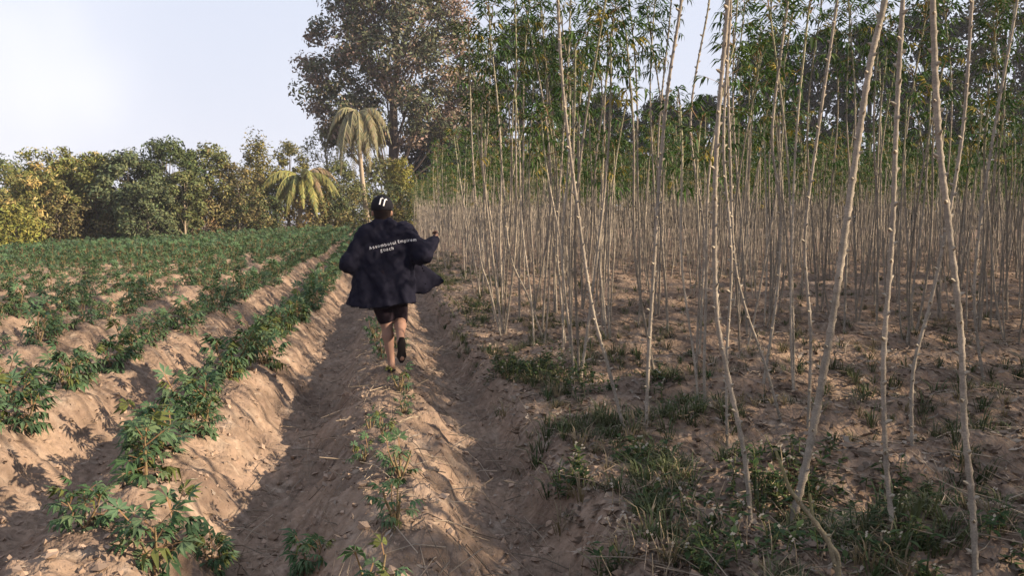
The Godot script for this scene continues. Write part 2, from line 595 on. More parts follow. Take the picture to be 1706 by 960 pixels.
func young_spots(p: Node3D, r: RandomNumberGenerator, size: float, leaves: int, merged: MB) -> void:
	# stem, then leaves on it: as parts when merged is null, else all in one mesh
	var sm := MB.new()
	var shoots := 2 + r.randi() % 3
	var slots := []
	for s in shoots:
		var az := TAU * s / shoots + r.randf()
		var h := size * r.randf_range(0.55, 0.85)
		var out := Vector3(sin(az), 0, cos(az)) * size * r.randf_range(0.15, 0.5)
		var path := [Vector3(0, -0.04, 0), Vector3(0, h * 0.25, 0) + out * 0.35, Vector3(0, h * 0.7, 0) + out * 0.8, Vector3(0, h, 0) + out]
		sm.tube(path, [0.011, 0.009, 0.007, 0.004], 5, Color(0.27, 0.2, 0.11))
		var n := int(leaves / shoots)
		for i in n:
			var t := lerpf(0.1, 1.0, (i + r.randf()) / n)
			var a := Vector3(0, h * t, 0) + out * t
			slots.append([a, r.randf() * TAU, lerpf(-0.1, 1.0, t * t) + r.randf_range(-0.3, 0.3)])
	if p: part("stem", sm.mesh(M.stem), p)
	else:
		merged.v.append_array(sm.v); merged.n.append_array(sm.n); merged.c.append_array(sm.c)
		var k := merged.v.size() - sm.v.size()
		for i in sm.ix: merged.ix.append(i + k)
	for s in slots:
		var xf := leaf_frame(s[0], s[1], s[2], r.randf_range(-0.4, 0.4))
		var sc := r.randf_range(0.8, 1.25) * size / 0.42
		if merged == null:
			part("leaf", leaf_meshes[r.randi() % leaf_meshes.size()], p, Transform3D(xf.basis.scaled(Vector3.ONE * sc), xf.origin))
		else:
			palmate(merged, xf, 0.13 * sc, 0.125 * sc, r.randf_range(0.2, 0.8), 6, greens(r, YOUNG_GREEN, 0.3), r, Color(0.20, 0.12, 0.06), 0.3)

const YOUNG_GREEN := Color(0.064, 0.106, 0.052)

func build_young_field() -> void:
	for k in 10:
		var r := rng(900 + k)
		var mb := MB.new()
		var c := greens(r, YOUNG_GREEN, 0.3)
		if k == 9: c = Color(0.09, 0.105, 0.03)
		palmate(mb, Transform3D.IDENTITY, 0.13, 0.125, 0.15 + 0.09 * k, 7, c, r, Color(0.20, 0.12, 0.06), 0.3)
		leaf_meshes.append(mb.mesh(M.leaf))
	var near := []
	for k in 7:
		var p := Node3D.new()
		p.name = "young_cassava"
		young_spots(p, rng(930 + k), 0.37, 34 + k * 3, null)
		near.append(p)
	var small := []
	for k in 4:
		var p := Node3D.new()
		p.name = "young_cassava"
		young_spots(p, rng(960 + k), 0.26, 12 + k * 2, null)
		small.append(p)
	var mid := []
	var far := []
	for k in 6:
		var p := Node3D.new()
		p.name = "young_cassava"
		var r := rng(990 + k)
		var mb := MB.new()
		young_spots(null, r, 0.4, 36, mb)
		var f := part("foliage", mb.mesh(M.leaf), p)
		f.set_meta("kind", "stuff")
		mid.append(p)
		far.append(mb.mesh(M.leaf))
	var r := rng(4242)
	var spots := []
	for row in range(0, -46, -1):
		var z := -2.2 + r.randf_range(0, 0.5)
		while z > -66.0:
			var p := Vector3(row * ROW + r.randf_range(-0.16, 0.16), 0, z)
			if row < 0 and p.z > -14.0 and r.randf() < 0.08:
				z -= 0.6
				continue
			z -= r.randf_range(0.4, 0.66) if row < 0 else r.randf_range(0.45, 0.75)
			var bare := broad.get_noise_2d(p.x * 0.5 + 60.0, p.z * 0.35)
			var dep := (p - CAM).dot(fwd)
			if dep > 11.0 and dep < 26.0 and bare > 0.14 and row < -2 and r.randf() < 0.75: continue
			if not in_view(p, 0.06) or dep > 64.0: continue
			if row == 0 and absf(p.z + 7.7) < 0.5: continue
			if row < 0 and dep < 3.9 and r.randf() < 0.4: continue
			p.y = ground(p.x, p.z)
			spots.append([p, row, dep])
	spots.sort_custom(func(a, b): return a[2] < b[2])
	var rest := [[], [], [], [], [], []]
	var made := 0
	for s in spots:
		var p: Vector3 = s[0]
		var row: int = s[1]
		var sc := r.randf_range(0.6, 1.08)
		var turn := r.randf() * TAU
		if made < 296:
			made += 1
			var src: Node3D
			var lab := ""
			if row == 0:
				src = small[r.randi() % 4]
				lab = "sparse leggy young cassava plant on the footworn ridge where the person runs"
			elif row == -1:
				src = near[r.randi() % 7] if s[2] < 14.0 else mid[r.randi() % 6]
				lab = "young cassava plant on the first ridge beside the footworn ridge"
			elif row == -2:
				src = near[r.randi() % 7] if s[2] < 9.0 else mid[r.randi() % 6]
				lab = "young cassava plant on the second ridge from the footworn ridge"
			else:
				src = mid[r.randi() % 6]
				var nth: Array = ["third", "fourth", "fifth", "sixth", "seventh", "eighth", "ninth", "tenth"]
				lab = "young cassava plant on the %s ridge from the footworn ridge" % nth[-row - 3] if row > -11 else "young cassava plant in the open field past the tenth ridge"
			var o: Node3D = src.duplicate()
			o.name = numbered("young_cassava")
			add_child(o, true)
			o.position = p
			o.rotation.y = turn
			o.scale = Vector3.ONE * sc
			lab = ("small " if sc < 0.76 else ("large " if sc > 0.93 else "middling ")) + lab
			lab = lab.replace("from the footworn ridge", "from the footworn one").replace("on the footworn ridge where the person runs", "on the footworn ridge").replace("beside the footworn ridge", "from the footworn one")
			lab += ", behind the runner" if p.z > -6.6 else (", level with the runner" if p.z > -9.5 else ", ahead of the runner")
			tag(o, lab, "cassava plant", "young cassava plants")
		else:
			rest[r.randi() % 6].append(Transform3D(Basis(Vector3.UP, turn).scaled(Vector3.ONE * sc * 1.35), p))
	var extra := [[262, 942, "young cassava plant with upright bright leaves alone on the first ridge's bare flank", 0.85, 2], [352, 948, "low young cassava plant with flat dark leaves at the first ridge's foot", 0.6, 5], [520, 955, "small young cassava plant at the foot of the footworn ridge", 0.5, 4]]
	for e in extra:
		var o: Node3D = (near[e[4]] as Node3D).duplicate()
		o.name = numbered("young_cassava")
		add_child(o, true)
		o.position = on_ground(e[0], e[1])
		o.scale = Vector3.ONE * float(e[3])
		tag(o, e[2], "cassava plant", "young cassava plants")
	for l in [near, small, mid]:
		for p in l: p.free()
	var st := Node3D.new()
	st.name = "cassava_crop"
	add_child(st, true)
	tag(st, "low green cassava crop covering the far part of the field before the trees", "crop", "", "stuff")
	for k in 6: multi("foliage", far[k], rest[k], st)

# ------------------------------------------------------------------ loose things on the soil
func build_litter() -> void:
	var r := rng(31)
	# clods
	var mb := MB.new()
	var ico := []
	for i in 5: ico.append(Vector3(cos(TAU * i / 5), 0.25 * (1 if i % 2 else -1), sin(TAU * i / 5)) * r.randf_range(0.75, 1.2))
	for i in 5:
		mb.tri(Vector3(0, 0.7, 0), ico[i], ico[(i + 1) % 5], Color.WHITE)
		mb.tri(Vector3(0, -0.7, 0), ico[(i + 1) % 5], ico[i], Color.WHITE)
	var clod := mb.mesh(M.clod)
	var at := []
	var tint := []
	for i in 13000:
		var z := -2.6 - pow(r.randf(), 1.6) * 16.0
		var x := r.randf_range(-0.5 * -z - 0.6, 2.2)
		var s := 0.005 + 0.034 * pow(r.randf(), 5.0)
		var b := Basis.from_euler(Vector3(r.randf() * 6, r.randf() * 6, r.randf() * 6)).scaled(Vector3(s, s * r.randf_range(0.6, 1), s * r.randf_range(0.7, 1.3)))
		at.append(Transform3D(b, Vector3(x, ground(x, z) + s * 0.25, z)))
		tint.append(Color(0.28, 0.202, 0.15) * r.randf_range(0.7, 1.2))
	var o := multi("soil_clods", clod, at, self, tint)
	tag(o, "small loose clods of sandy soil strewn over the ridges", "clods", "", "stuff")
	# dry leaves and bits of stalk
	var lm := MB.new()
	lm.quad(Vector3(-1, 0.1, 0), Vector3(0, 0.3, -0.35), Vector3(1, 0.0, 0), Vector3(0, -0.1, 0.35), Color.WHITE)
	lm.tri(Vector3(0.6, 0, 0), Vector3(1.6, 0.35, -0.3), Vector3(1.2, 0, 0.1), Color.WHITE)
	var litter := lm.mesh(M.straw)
	at = []; tint = []
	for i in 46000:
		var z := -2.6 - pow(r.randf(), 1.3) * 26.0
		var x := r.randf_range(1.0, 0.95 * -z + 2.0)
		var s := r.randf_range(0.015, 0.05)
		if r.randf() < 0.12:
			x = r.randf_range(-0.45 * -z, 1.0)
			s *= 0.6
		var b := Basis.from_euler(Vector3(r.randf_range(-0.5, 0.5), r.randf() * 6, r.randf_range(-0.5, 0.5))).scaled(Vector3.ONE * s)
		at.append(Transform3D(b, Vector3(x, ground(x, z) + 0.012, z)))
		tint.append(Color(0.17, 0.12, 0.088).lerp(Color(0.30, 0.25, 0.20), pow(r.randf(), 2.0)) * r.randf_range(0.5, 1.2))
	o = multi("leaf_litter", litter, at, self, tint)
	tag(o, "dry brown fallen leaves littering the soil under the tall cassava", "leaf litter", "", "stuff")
	# straw and twigs
	var tm := MB.new()
	tm.tube([Vector3(-0.5, 0, 0), Vector3(0, 0.03, 0.04), Vector3(0.5, 0, 0)], [0.006, 0.006, 0.004], 3, Color.WHITE)
	var twig := tm.mesh(M.straw)
	at = []; tint = []
	for i in 2600:
		var z := -2.6 - pow(r.randf(), 1.5) * 16.0
		var x := r.randf_range(0.8, 0.95 * -z + 2.0)
		if r.randf() < 0.25: x = r.randf_range(-0.9, 1.0)
		var s := r.randf_range(0.08, 0.4)
		var b := Basis.from_euler(Vector3(r.randf_range(-0.2, 0.2), r.randf() * 6, r.randf_range(-0.25, 0.25))).scaled(Vector3(s, 0.6, 0.6))
		at.append(Transform3D(b, Vector3(x, ground(x, z) + 0.015, z)))
		tint.append(Color(0.25, 0.20, 0.15) * r.randf_range(0.5, 1.4))
	o = multi("twig_litter", twig, at, self, tint)
	tag(o, "thin dry twigs and straw scattered on the soil", "twigs", "", "stuff")
	# grass
	var gm := MB.new()
	for i in 16:
		var az := r.randf() * TAU
		var h := r.randf_range(0.07, 0.24)
		var d := Vector3(cos(az), 0, sin(az))
		var side := Vector3(-sin(az), 0, cos(az)) * 0.0045
		var p0 := d * r.randf() * 0.05
		var p1 := p0 + d * h * 0.25 + Vector3.UP * h * 0.65
		var p2 := p0 + d * h * 0.75 + Vector3.UP * h * r.randf_range(0.6, 1.0)
		var cc := Color.WHITE * r.randf_range(0.7, 1.3)
		gm.quad(p0 - side, p1 - side, p1 + side, p0 + side, cc)
		gm.tri(p1 - side, p2, p1 + side, cc)
	var tuft := gm.mesh(M.leaf)
	at = []; tint = []
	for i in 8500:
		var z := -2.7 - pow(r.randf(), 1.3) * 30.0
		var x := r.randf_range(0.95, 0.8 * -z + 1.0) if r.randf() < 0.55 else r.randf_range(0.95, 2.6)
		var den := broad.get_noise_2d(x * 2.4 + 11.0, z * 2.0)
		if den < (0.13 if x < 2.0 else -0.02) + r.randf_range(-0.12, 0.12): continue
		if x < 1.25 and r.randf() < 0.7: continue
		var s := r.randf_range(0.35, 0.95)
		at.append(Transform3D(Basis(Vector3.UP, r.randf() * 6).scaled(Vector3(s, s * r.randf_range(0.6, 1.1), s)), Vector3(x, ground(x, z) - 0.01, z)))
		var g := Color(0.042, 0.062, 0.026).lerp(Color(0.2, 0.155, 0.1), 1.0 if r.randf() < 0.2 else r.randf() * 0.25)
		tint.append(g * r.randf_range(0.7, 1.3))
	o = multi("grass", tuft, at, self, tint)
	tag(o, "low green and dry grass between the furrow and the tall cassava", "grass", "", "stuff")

func weed(px: float, py: float, h: float, w: float, stems: int, label: String, sd: int, dry := 0.0) -> void:
	var r := rng(sd)
	h *= 0.72
	stems = int(stems * 0.75)
	var base := on_ground(px, py)
	var o := thing("weed_clump", label, "weed", base, 0.0, "weeds beside the tall cassava")
	var sm := MB.new()
	var lm := MB.new()
	var bm := MB.new()
	for s in stems:
		var az := r.randf() * TAU
		var rad := sqrt(r.randf()) * w * 0.5
		var root := Vector3(cos(az) * rad, 0, sin(az) * rad)
		root.y = ground(base.x + root.x, base.z + root.z) - base.y - 0.02
		var hh := h * r.randf_range(0.45, 1.0)
		var lean := Vector3(r.randf_range(-1, 1), 0, r.randf_range(-1, 1)) * hh * 0.35
		var top := root + lean + Vector3.UP * hh
		var bend := root + lean * 0.3 + Vector3.UP * hh * 0.55
		var is_dry := r.randf() < dry
		sm.tube([root, bend, top], [0.004, 0.003, 0.0015], 3, Color(0.36, 0.28, 0.19) if is_dry else Color(0.12, 0.13, 0.05))
		if r.randf() < 0.3:
			for q in 3:
				var c := top + Vector3(r.randf_range(-1, 1), r.randf_range(-1, 1), r.randf_range(-1, 1)) * 0.012
				bm.quad(c + Vector3(-0.008, 0, 0), c + Vector3(0, 0.008, 0.004), c + Vector3(0.008, 0, 0), c + Vector3(0, -0.008, -0.004), Color(0.62, 0.57, 0.5))
		if is_dry: continue
		for i in int(8 + hh * 26.0):
			var t := r.randf_range(0.12, 1.0)
			var p := root.lerp(bend, t / 0.55) if t < 0.55 else bend.lerp(top, (t - 0.55) / 0.45)
			var xf := leaf_frame(p, r.randf() * TAU, r.randf_range(-0.3, 0.8))
			var l := r.randf_range(0.03, 0.075)
			var c := greens(r, Color(0.04, 0.066, 0.024), 0.35)
			lm.quad(xf * Vector3.ZERO, xf * Vector3(-l * 0.22, l * 0.5, 0), xf * Vector3(0, l, -l * 0.2), xf * Vector3(l * 0.22, l * 0.5, 0), c)
	part("stems", sm.mesh(M.straw), o).set_meta("kind", "stuff")
	if lm.v.size() > 0: part("foliage", lm.mesh(M.leaf), o).set_meta("kind", "stuff")
	if bm.v.size() > 0: part("seed_heads", bm.mesh(M.straw), o).set_meta("kind", "stuff")

func build_weeds() -> void:
	weed(915, 632, 0.42, 1.0, 90, "broad dark green weed clump in front of the upright pale stem", 1)
	weed(865, 620, 0.26, 0.7, 40, "low weed patch between the furrow and the broad clump", 2)
	weed(985, 650, 0.24, 0.6, 36, "low weed patch at the foot of the slanting slender stem", 3, 0.2)
	weed(958, 800, 0.34, 0.22, 16, "narrow upright leafy weed with pale seed heads by the furrow", 4)
	weed(1085, 778, 0.24, 0.5, 40, "round green weed tuft in front of the forked pair of stems", 5)
	weed(1150, 860, 0.26, 0.5, 40, "mixed green and dry weed tuft before the kinked stem", 6, 0.5)
	weed(1010, 880, 0.22, 0.4, 18, "dry straggly weed tuft beside the furrow edge", 7, 0.9)
	weed(1395, 860, 0.22, 0.8, 80, "spreading green weed patch between the stout and straight stems", 8, 0.1)
	weed(1470, 925, 0.2, 0.5, 40, "low green weed patch around the straight stem's hooked foot", 9, 0.1)
	weed(1545, 850, 0.22, 0.5, 36, "green weed patch between the straight and knobbly stems", 10, 0.2)
	weed(1130, 670, 0.28, 0.6, 40, "dark green weed clump behind the forked pair of stems", 11, 0.15)
	weed(1290, 800, 0.26, 0.6, 50, "leafy weed clump between the kinked stem and the stout stem", 12, 0.2)
	weed(1060, 935, 0.3, 0.5, 24, "tall dry grassy weed with bleached stalks near the furrow", 13, 0.8)
	weed(1240, 930, 0.26, 0.7, 50, "matted weed patch in front of the kinked stem", 14, 0.45)
	weed(1660, 900, 0.22, 0.5, 30, "sparse weed patch beyond the knobbly stem", 15, 0.5)
	weed(800, 520, 0.35, 0.9, 60, "green weed clump beside the running person's ridge", 16, 0.1)
	weed(770, 470, 0.4, 1.2, 70, "far green weed clump along the furrow edge", 17, 0.1)

# ------------------------------------------------------------------ trees
func crown_into(mb: MB, clumps: Array, per: int, leaf: float, base: Color, r: RandomNumberGenerator, spread := 0.35, alt := Color(0, 0, 0), alt_share := 0.0, stretch := 1.0) -> void:
	for cl in clumps:
		var c: Vector3 = cl[0]
		var rad: Vector3 = cl[1]
		var tone := base
		if r.randf() < alt_share: tone = alt
		var kk := r.randf_range(0.85, 1.15)
		for i in per:
			var d := Vector3(r.randfn(), r.randfn(), r.randfn()).normalized()
			var q := pow(r.randf(), 0.45)
			var p := c + d * rad * q
			var nn := (d + Vector3(r.randf_range(-1, 1), r.randf_range(-0.6, 1.2), r.randf_range(-1, 1)) * 0.9).normalized()
			var a := nn.cross(Vector3(r.randf_range(-1, 1), r.randf_range(-1, 1), r.randf_range(-1, 1))).normalized()
			var b := nn.cross(a)
			var s := leaf * r.randf_range(0.55, 1.25)
			var col := greens(r, tone, spread) * kk
			if alt_share > 0.0 and r.randf() < 0.12: col = greens(r, alt, spread)
			mb.quad(p - a * s * stretch, p - b * s * 0.45, p + a * s * stretch, p + b * s * 0.45, col)

func tree(called: String, label: String, group: String, base: Vector3, h: float, w: float, opts: Dictionary, sd: int) -> void:
	var r := rng(sd)
	var o := thing(called, label, opts.get("category", "tree"), base, 0.0, group)
	var wood := MB.new()
	var clear: float = opts.get("clear", 0.25)
	var tr: float = opts.get("trunk", 0.018) * h
	var bark: Color = opts.get("bark", Color(0.2, 0.165, 0.13))
	var clumps := []
	var lean := Vector3(r.randf_range(-1, 1), 0, r.randf_range(-1, 1)) * h * 0.04
	var spine := []
	for i in 7:
		var t := i / 6.0
		spine.append(Vector3(0, -0.2, 0) + lean * t + Vector3(r.randf_range(-1, 1), 0, r.randf_range(-1, 1)) * w * 0.02 * t + Vector3.UP * h * 0.88 * t)
	wood.tube(spine, [tr * 1.25, tr, tr * 0.85, tr * 0.7, tr * 0.5, tr * 0.32, tr * 0.12], 7, bark)
	var n: int = opts.get("clumps", 26)
	var shape: float = opts.get("shape", 0.5)     # height of the widest part within the crown
	for i in n:
		var t := (i + r.randf()) / n
		var y := lerpf(clear, 0.95, t)
		var u := (y - clear) / (0.95 - clear)
		var prof := pow(clampf(1.0 - pow(absf(u - shape) / (1.0 - shape if u > shape else shape + 0.25), 2.0), 0.03, 1.0), 0.55)
		var az := i * 2.39996 + r.randf_range(-0.4, 0.4)
		var rr := w * 0.5 * prof * sqrt(r.randf_range(0.25, 1.0)) * 0.85
		var c := Vector3(cos(az) * rr, y * h, sin(az) * rr) + lean * y
		var cs: float = w * opts.get("clump_size", 0.17) * r.randf_range(0.65, 1.3)
		clumps.append([c, Vector3(cs, cs * opts.get("flat", 0.75), cs)])
		var s0: Vector3 = (spine[clampi(int((y - 0.12) * 6.0), 1, 5)] as Vector3)
		var m := s0.lerp(c, 0.5) + Vector3(0, -0.03 * h * r.randf(), 0)
		if r.randf() < opts.get("limbs", 1.0): wood.tube([s0, m, c], [tr * 0.22, tr * 0.14, tr * 0.04], 5, bark)
	var crown := MB.new()
	crown_into(crown, clumps, opts.get("per", 150), opts.get("leaf", 0.2), opts.get("green", Color(0.05, 0.08, 0.025)), r, opts.get("spread", 0.35), opts.get("alt", Color(0.15, 0.132, 0.052)), opts.get("alt_share", 0.0), opts.get("stretch", 1.0))
	part("trunk", wood.mesh(M.bark), o)
	part("crown", crown.mesh(M.tree_leaf), o).set_meta("kind", "stuff")

func bamboo(label: String, base: Vector3, h: float, w: float, green: Color, sd: int, culms := 34) -> void:
	var r := rng(sd)
	var o := thing("bamboo_clump", label, "bamboo", base, 0.0, "bamboo at the field edge")
	var wood := MB.new()
	var lm := MB.new()
	for i in culms:
		var az := r.randf() * TAU
		var d := Vector3(cos(az), 0, sin(az))
		var out := w * 0.5 * sqrt(r.randf())
		var hh := h * r.randf_range(0.55, 1.0) * (1.0 - 0.25 * out / w)
		var p0 := d * out * 0.3 + Vector3(0, -0.1, 0)
		var p1 := p0 + d * out * 0.25 + Vector3.UP * hh * 0.6
		var p2 := p0 + d * out * 0.6 + Vector3.UP * hh
		var p3 := p0 + d * out * 1.0 + Vector3.UP * hh * 0.86
		wood.tube([p0, p1, p2, p3], [0.04, 0.035, 0.02, 0.008], 4, Color(0.26, 0.24, 0.09))
		var cl := []
		for k in 7:
			var t := lerpf(0.12, 1.0, (k + r.randf()) / 7.0)
			var c := p0.lerp(p1, t / 0.5) if t < 0.5 else (p1.lerp(p2, (t - 0.5) / 0.3) if t < 0.8 else p2.lerp(p3, (t - 0.8) / 0.2))
			var cs := w * 0.09 * r.randf_range(0.7, 1.3)
			cl.append([c + Vector3(r.randf_range(-1, 1), r.randf_range(-0.5, 0.3), r.randf_range(-1, 1)) * cs * 0.7, Vector3(cs, cs * 0.7, cs)])
		crown_into(lm, cl, 90, 0.12, green, r, 0.3, Color(0.3, 0.24, 0.09), 0.08, 1.3)
	part("culms", wood.mesh(M.bark), o).set_meta("kind", "stuff")
	part("foliage", lm.mesh(M.tree_leaf), o).set_meta("kind", "stuff")

func frond_mesh(length: float, rise: float, fall: float, green: Color, sd: int) -> ArrayMesh:
	var r := rng(sd)
	var mb := MB.new()
	var pts := []
	var rad := []
	for i in 13:
		var t := i / 12.0
		pts.append(Vector3(length * (t - 0.32 * t * t * fall), length * (rise * t - (rise + fall) * 0.85 * t * t), 0))
		rad.append(lerpf(0.05, 0.008, t))
	mb.tube(pts, rad, 4, green * 1.5)
	for i in 46:
		var t := lerpf(0.12, 0.99, i / 45.0)
		var q := t * 12.0
		var k := mini(int(q), 11)
		var p: Vector3 = (pts[k] as Vector3).lerp(pts[k + 1], q - k)
		var along: Vector3 = ((pts[k + 1] as Vector3) - (pts[k] as Vector3)).normalized()
		for s in [-1.0, 1.0]:
			if r.randf() < 0.05: continue
			var l := length * 0.27 * sin(PI * clampf(t * 0.85 + 0.12, 0, 1)) * r.randf_range(0.8, 1.15)
			var dir := (Vector3(0, 0, s) * 0.8 + along * 0.5 + Vector3.DOWN * r.randf_range(0.35, 0.9)).normalized()
			var mid := p + dir * l * 0.5
			var tip := mid + (dir + Vector3.DOWN * 0.8).normalized() * l * 0.55
			var wv := along * 0.055
			var col := greens(r, green, 0.25)
			mb.quad(p - wv, mid - wv, mid + wv, p + wv, col)
			mb.tri(mid - wv, tip, mid + wv, col)
	return mb.mesh(M.frond)

func palm(label: String, base: Vector3, trunk_h: float, length: float, fronds: Array, green: Color, sd: int, trunk_r: float, sway := 0.25) -> void:
	var r := rng(sd)
	var o := thing("coconut_palm", label, "palm", base, 0.0, "")
	var wood := MB.new()
	var pts := []
	var rad := []
	for i in 22:
		var t := i / 21.0
		pts.append(Vector3(sin(t * 1.6) * sway, -0.2 + t * (trunk_h + 0.2), 0))
		rad.append(trunk_r * lerpf(1.25, 0.8, t) * (1.06 if i % 2 else 0.95))
	wood.tube(pts, rad, 8, Color(0.46, 0.37, 0.27))
	part("trunk", wood.mesh(M.bark), o)
	var top: Vector3 = pts[21]
	for i in fronds.size():
		var f = fronds[i]
		var m := frond_mesh(length * r.randf_range(0.8, 1.1), f[1] * r.randf_range(0.8, 1.2), f[2] * r.randf_range(0.8, 1.15), (green if r.randf() > 0.15 else Color(0.2, 0.15, 0.085)) * r.randf_range(0.75, 1.2), sd * 50 + i)
		part("frond", m, o, Transform3D(Basis(Vector3.UP, f[0]), top))
	var nut := MB.new()
	for i in 7:
		var az := TAU * i / 7
		var c := top + Vector3(cos(az) * 0.25, -0.3, sin(az) * 0.25)
		nut.tube([c + Vector3.UP * 0.14, c + Vector3.UP * 0.08, c, c + Vector3.DOWN * 0.1, c + Vector3.DOWN * 0.15], [0.01, 0.1, 0.13, 0.09, 0.01], 6, Color(0.2, 0.17, 0.05))
	part("coconuts", nut.mesh(M.bark), o).set_meta("kind", "stuff")

func put_tree(called: String, label: String, group: String, px: float, top_y: float, wpx: float, d: float, opts: Dictionary, sd: int) -> void:
	var b := plant_at(px, d)
	var h := at_depth(px, top_y, d).y - b.y
	tree(called, label, group, b, h, wpx * d / FOCAL * opts.get("widen", 1.0), opts, sd)

func build_trees() -> void:
	var edge := "trees along the far field edge"
	var dark := Color(0.06, 0.08, 0.03)
	var olive := Color(0.1, 0.112, 0.042)
	var yellow := Color(0.138, 0.148, 0.044)
	var grey := Color(0.085, 0.105, 0.05)
	var brown := Color(0.10, 0.088, 0.042)
	# bamboo at the end of the field
	var b := plant_at(118, 56)
	bamboo("tall golden bamboo clump with plumes against the sky", b, at_depth(118, 240, 56).y - b.y, 6.6, yellow, 201, 44)
	b = plant_at(165, 57)
	bamboo("narrower golden bamboo clump leaning against the dark trees", b, at_depth(165, 236, 57).y - b.y, 4.4, yellow, 202, 26)
	b = plant_at(60, 52)
	bamboo("olive bamboo clump lower than the golden ones", b, at_depth(60, 275, 52).y - b.y, 5.0, Color(0.12, 0.125, 0.042), 203, 30)
	b = plant_at(-30, 50)
	bamboo("spreading bamboo clump where the field edge leaves the view", b, at_depth(-30, 300, 50).y - b.y, 5.5, Color(0.115, 0.12, 0.045), 204, 30)
	put_tree("shrub", "bright yellow-green shrub at the corner of the crop", "shrubs along the field edge", 32, 345, 95, 47, {"clear": 0.02, "clumps": 30, "per": 110, "leaf": 0.12, "green": Color(0.165, 0.165, 0.04), "clump_size": 0.2, "category": "shrub"}, 210)
	put_tree("hedge_tree", "dark far tree showing above the bamboo", edge, 15, 266, 110, 74, {"widen": 1.25, "clear": 0.1, "green": dark, "per": 220, "leaf": 0.176}, 211)
	put_tree("hedge_tree", "dark rounded tree beside the golden bamboo", edge, 222, 252, 100, 55, {"widen": 1.25, "clear": 0.08, "clumps": 40, "green": grey, "per": 280, "leaf": 0.136, "shape": 0.6}, 212)
	put_tree("hedge_tree", "tallest dark green tree of the field edge with knobbly top", edge, 292, 232, 96, 57, {"widen": 1.25, "clear": 0.14, "clumps": 40, "green": dark, "per": 280, "leaf": 0.136, "shape": 0.62}, 213)
	put_tree("hedge_tree", "low grey-green tree with hanging boughs before the dark trees", edge, 252, 300, 84, 53, {"widen": 1.25, "clear": 0.05, "clumps": 30, "green": grey, "per": 240, "leaf": 0.120}, 214)
	put_tree("hedge_tree", "olive tree with a bare pale trunk showing below", edge, 312, 285, 60, 55, {"widen": 1.25, "clear": 0.3, "clumps": 22, "green": olive, "per": 220, "leaf": 0.120, "bark": Color(0.42, 0.34, 0.24)}, 215)
	put_tree("hedge_tree", "olive tree with a soft rounded top", edge, 362, 243, 84, 60, {"widen": 1.25, "clear": 0.16, "clumps": 34, "green": olive, "per": 240, "leaf": 0.136, "alt_share": 0.15}, 216)
	put_tree("hedge_tree", "thin brownish half-bare tree between the olive tree and the low palm", edge, 402, 272, 80, 60, {"widen": 1.25, "clear": 0.2, "clumps": 28, "green": brown, "per": 160, "leaf": 0.112, "alt_share": 0.3}, 217)
	put_tree("hedge_tree", "slim pointed yellowish tree poking above the field edge", edge, 432, 230, 44, 64, {"widen": 1.25, "clear": 0.15, "clumps": 26, "green": Color(0.13, 0.12, 0.04), "per": 200, "leaf": 0.12, "shape": 0.35, "clump_size": 0.3, "flat": 1.3}, 218)
	put_tree("hedge_tree", "yellowish rounded tree directly behind the low palm", edge, 484, 236, 58, 72, {"widen": 1.25, "clear": 0.15, "clumps": 26, "green": Color(0.12, 0.115, 0.04), "per": 200, "leaf": 0.136}, 219)
	put_tree("hedge_tree", "dark low tree filling the gap beside the low palm", edge, 440, 290, 70, 70, {"widen": 1.25, "clear": 0.03, "clumps": 28, "green": dark, "per": 220, "leaf": 0.136}, 220)
	put_tree("hedge_tree", "pale feathery tree between the two palms", edge, 552, 205, 80, 82, {"widen": 1.25, "clear": 0.15, "clumps": 30, "green": Color(0.15, 0.15, 0.075), "per": 140, "leaf": 0.136, "alt_share": 0.2}, 221)
	put_tree("hedge_tree", "dark bushy tree under the pale feathery tree", edge, 566, 270, 80, 76, {"widen": 1.25, "clear": 0.03, "clumps": 30, "green": olive, "per": 240, "leaf": 0.144}, 222)
	put_tree("hedge_tree", "brown-green bushy tree behind the running person's cap", edge, 640, 262, 90, 80, {"widen": 1.25, "clear": 0.03, "clumps": 32, "green": olive, "per": 240, "leaf": 0.144, "alt_share": 0.2}, 223)
	put_tree("hedge_tree", "hanging yellow-green tree between the tall palm and the tall cassava", edge, 668, 262, 52, 70, {"widen": 1.25, "clear": 0.03, "clumps": 30, "green": Color(0.17, 0.16, 0.035), "per": 220, "leaf": 0.120, "flat": 1.2}, 224)
	# low bushes that close the foot of the hedge
	var labels := ["dark low bush at the foot of the bamboo", "brown dry bush at the foot of the dark rounded tree", "dark bush at the foot of the grey-green tree", "dry brown bush at the foot of the tallest dark tree", "pale dry bush at the foot of the olive tree", "dark bush at the foot of the half-bare tree", "dark bush in the shade beside the low palm", "dry golden bush under the low palm", "dark bush between the two palms", "yellow-green bush at the foot of the tall palm", "dark bush behind the running person"]
	var bx := [105, 168, 225, 283, 338, 385, 432, 510, 548, 590, 655]
	var bc := [brown, brown, dark, brown, Color(0.16, 0.12, 0.06), dark, dark, Color(0.19, 0.14, 0.05), dark, olive, dark]
	for i in bx.size():
		put_tree("bush", labels[i], "bushes at the foot of the hedge", bx[i], 328.0 - 0.03 * bx[i], 88, lerpf(49, 68, bx[i] / 655.0), {"clear": 0.02, "clumps": 26, "green": bc[i], "per": 160, "leaf": 0.11, "clump_size": 0.2, "category": "bush", "alt_share": 0.2}, 240 + i)
	# palms
	var fr := []
	for i in 28:
		var t := i / 27.0
		fr.append([i * 2.39996 + 0.3, lerpf(1.05, 0.25, t), lerpf(0.35, 1.25, t)])
	b = plant_at(500, 64)
	palm("low coconut palm with a full round head of arching yellow-green fronds", b, at_depth(500, 300, 64).y - b.y, 3.7, fr, Color(0.19, 0.185, 0.06), 31, 0.17)
	fr = []
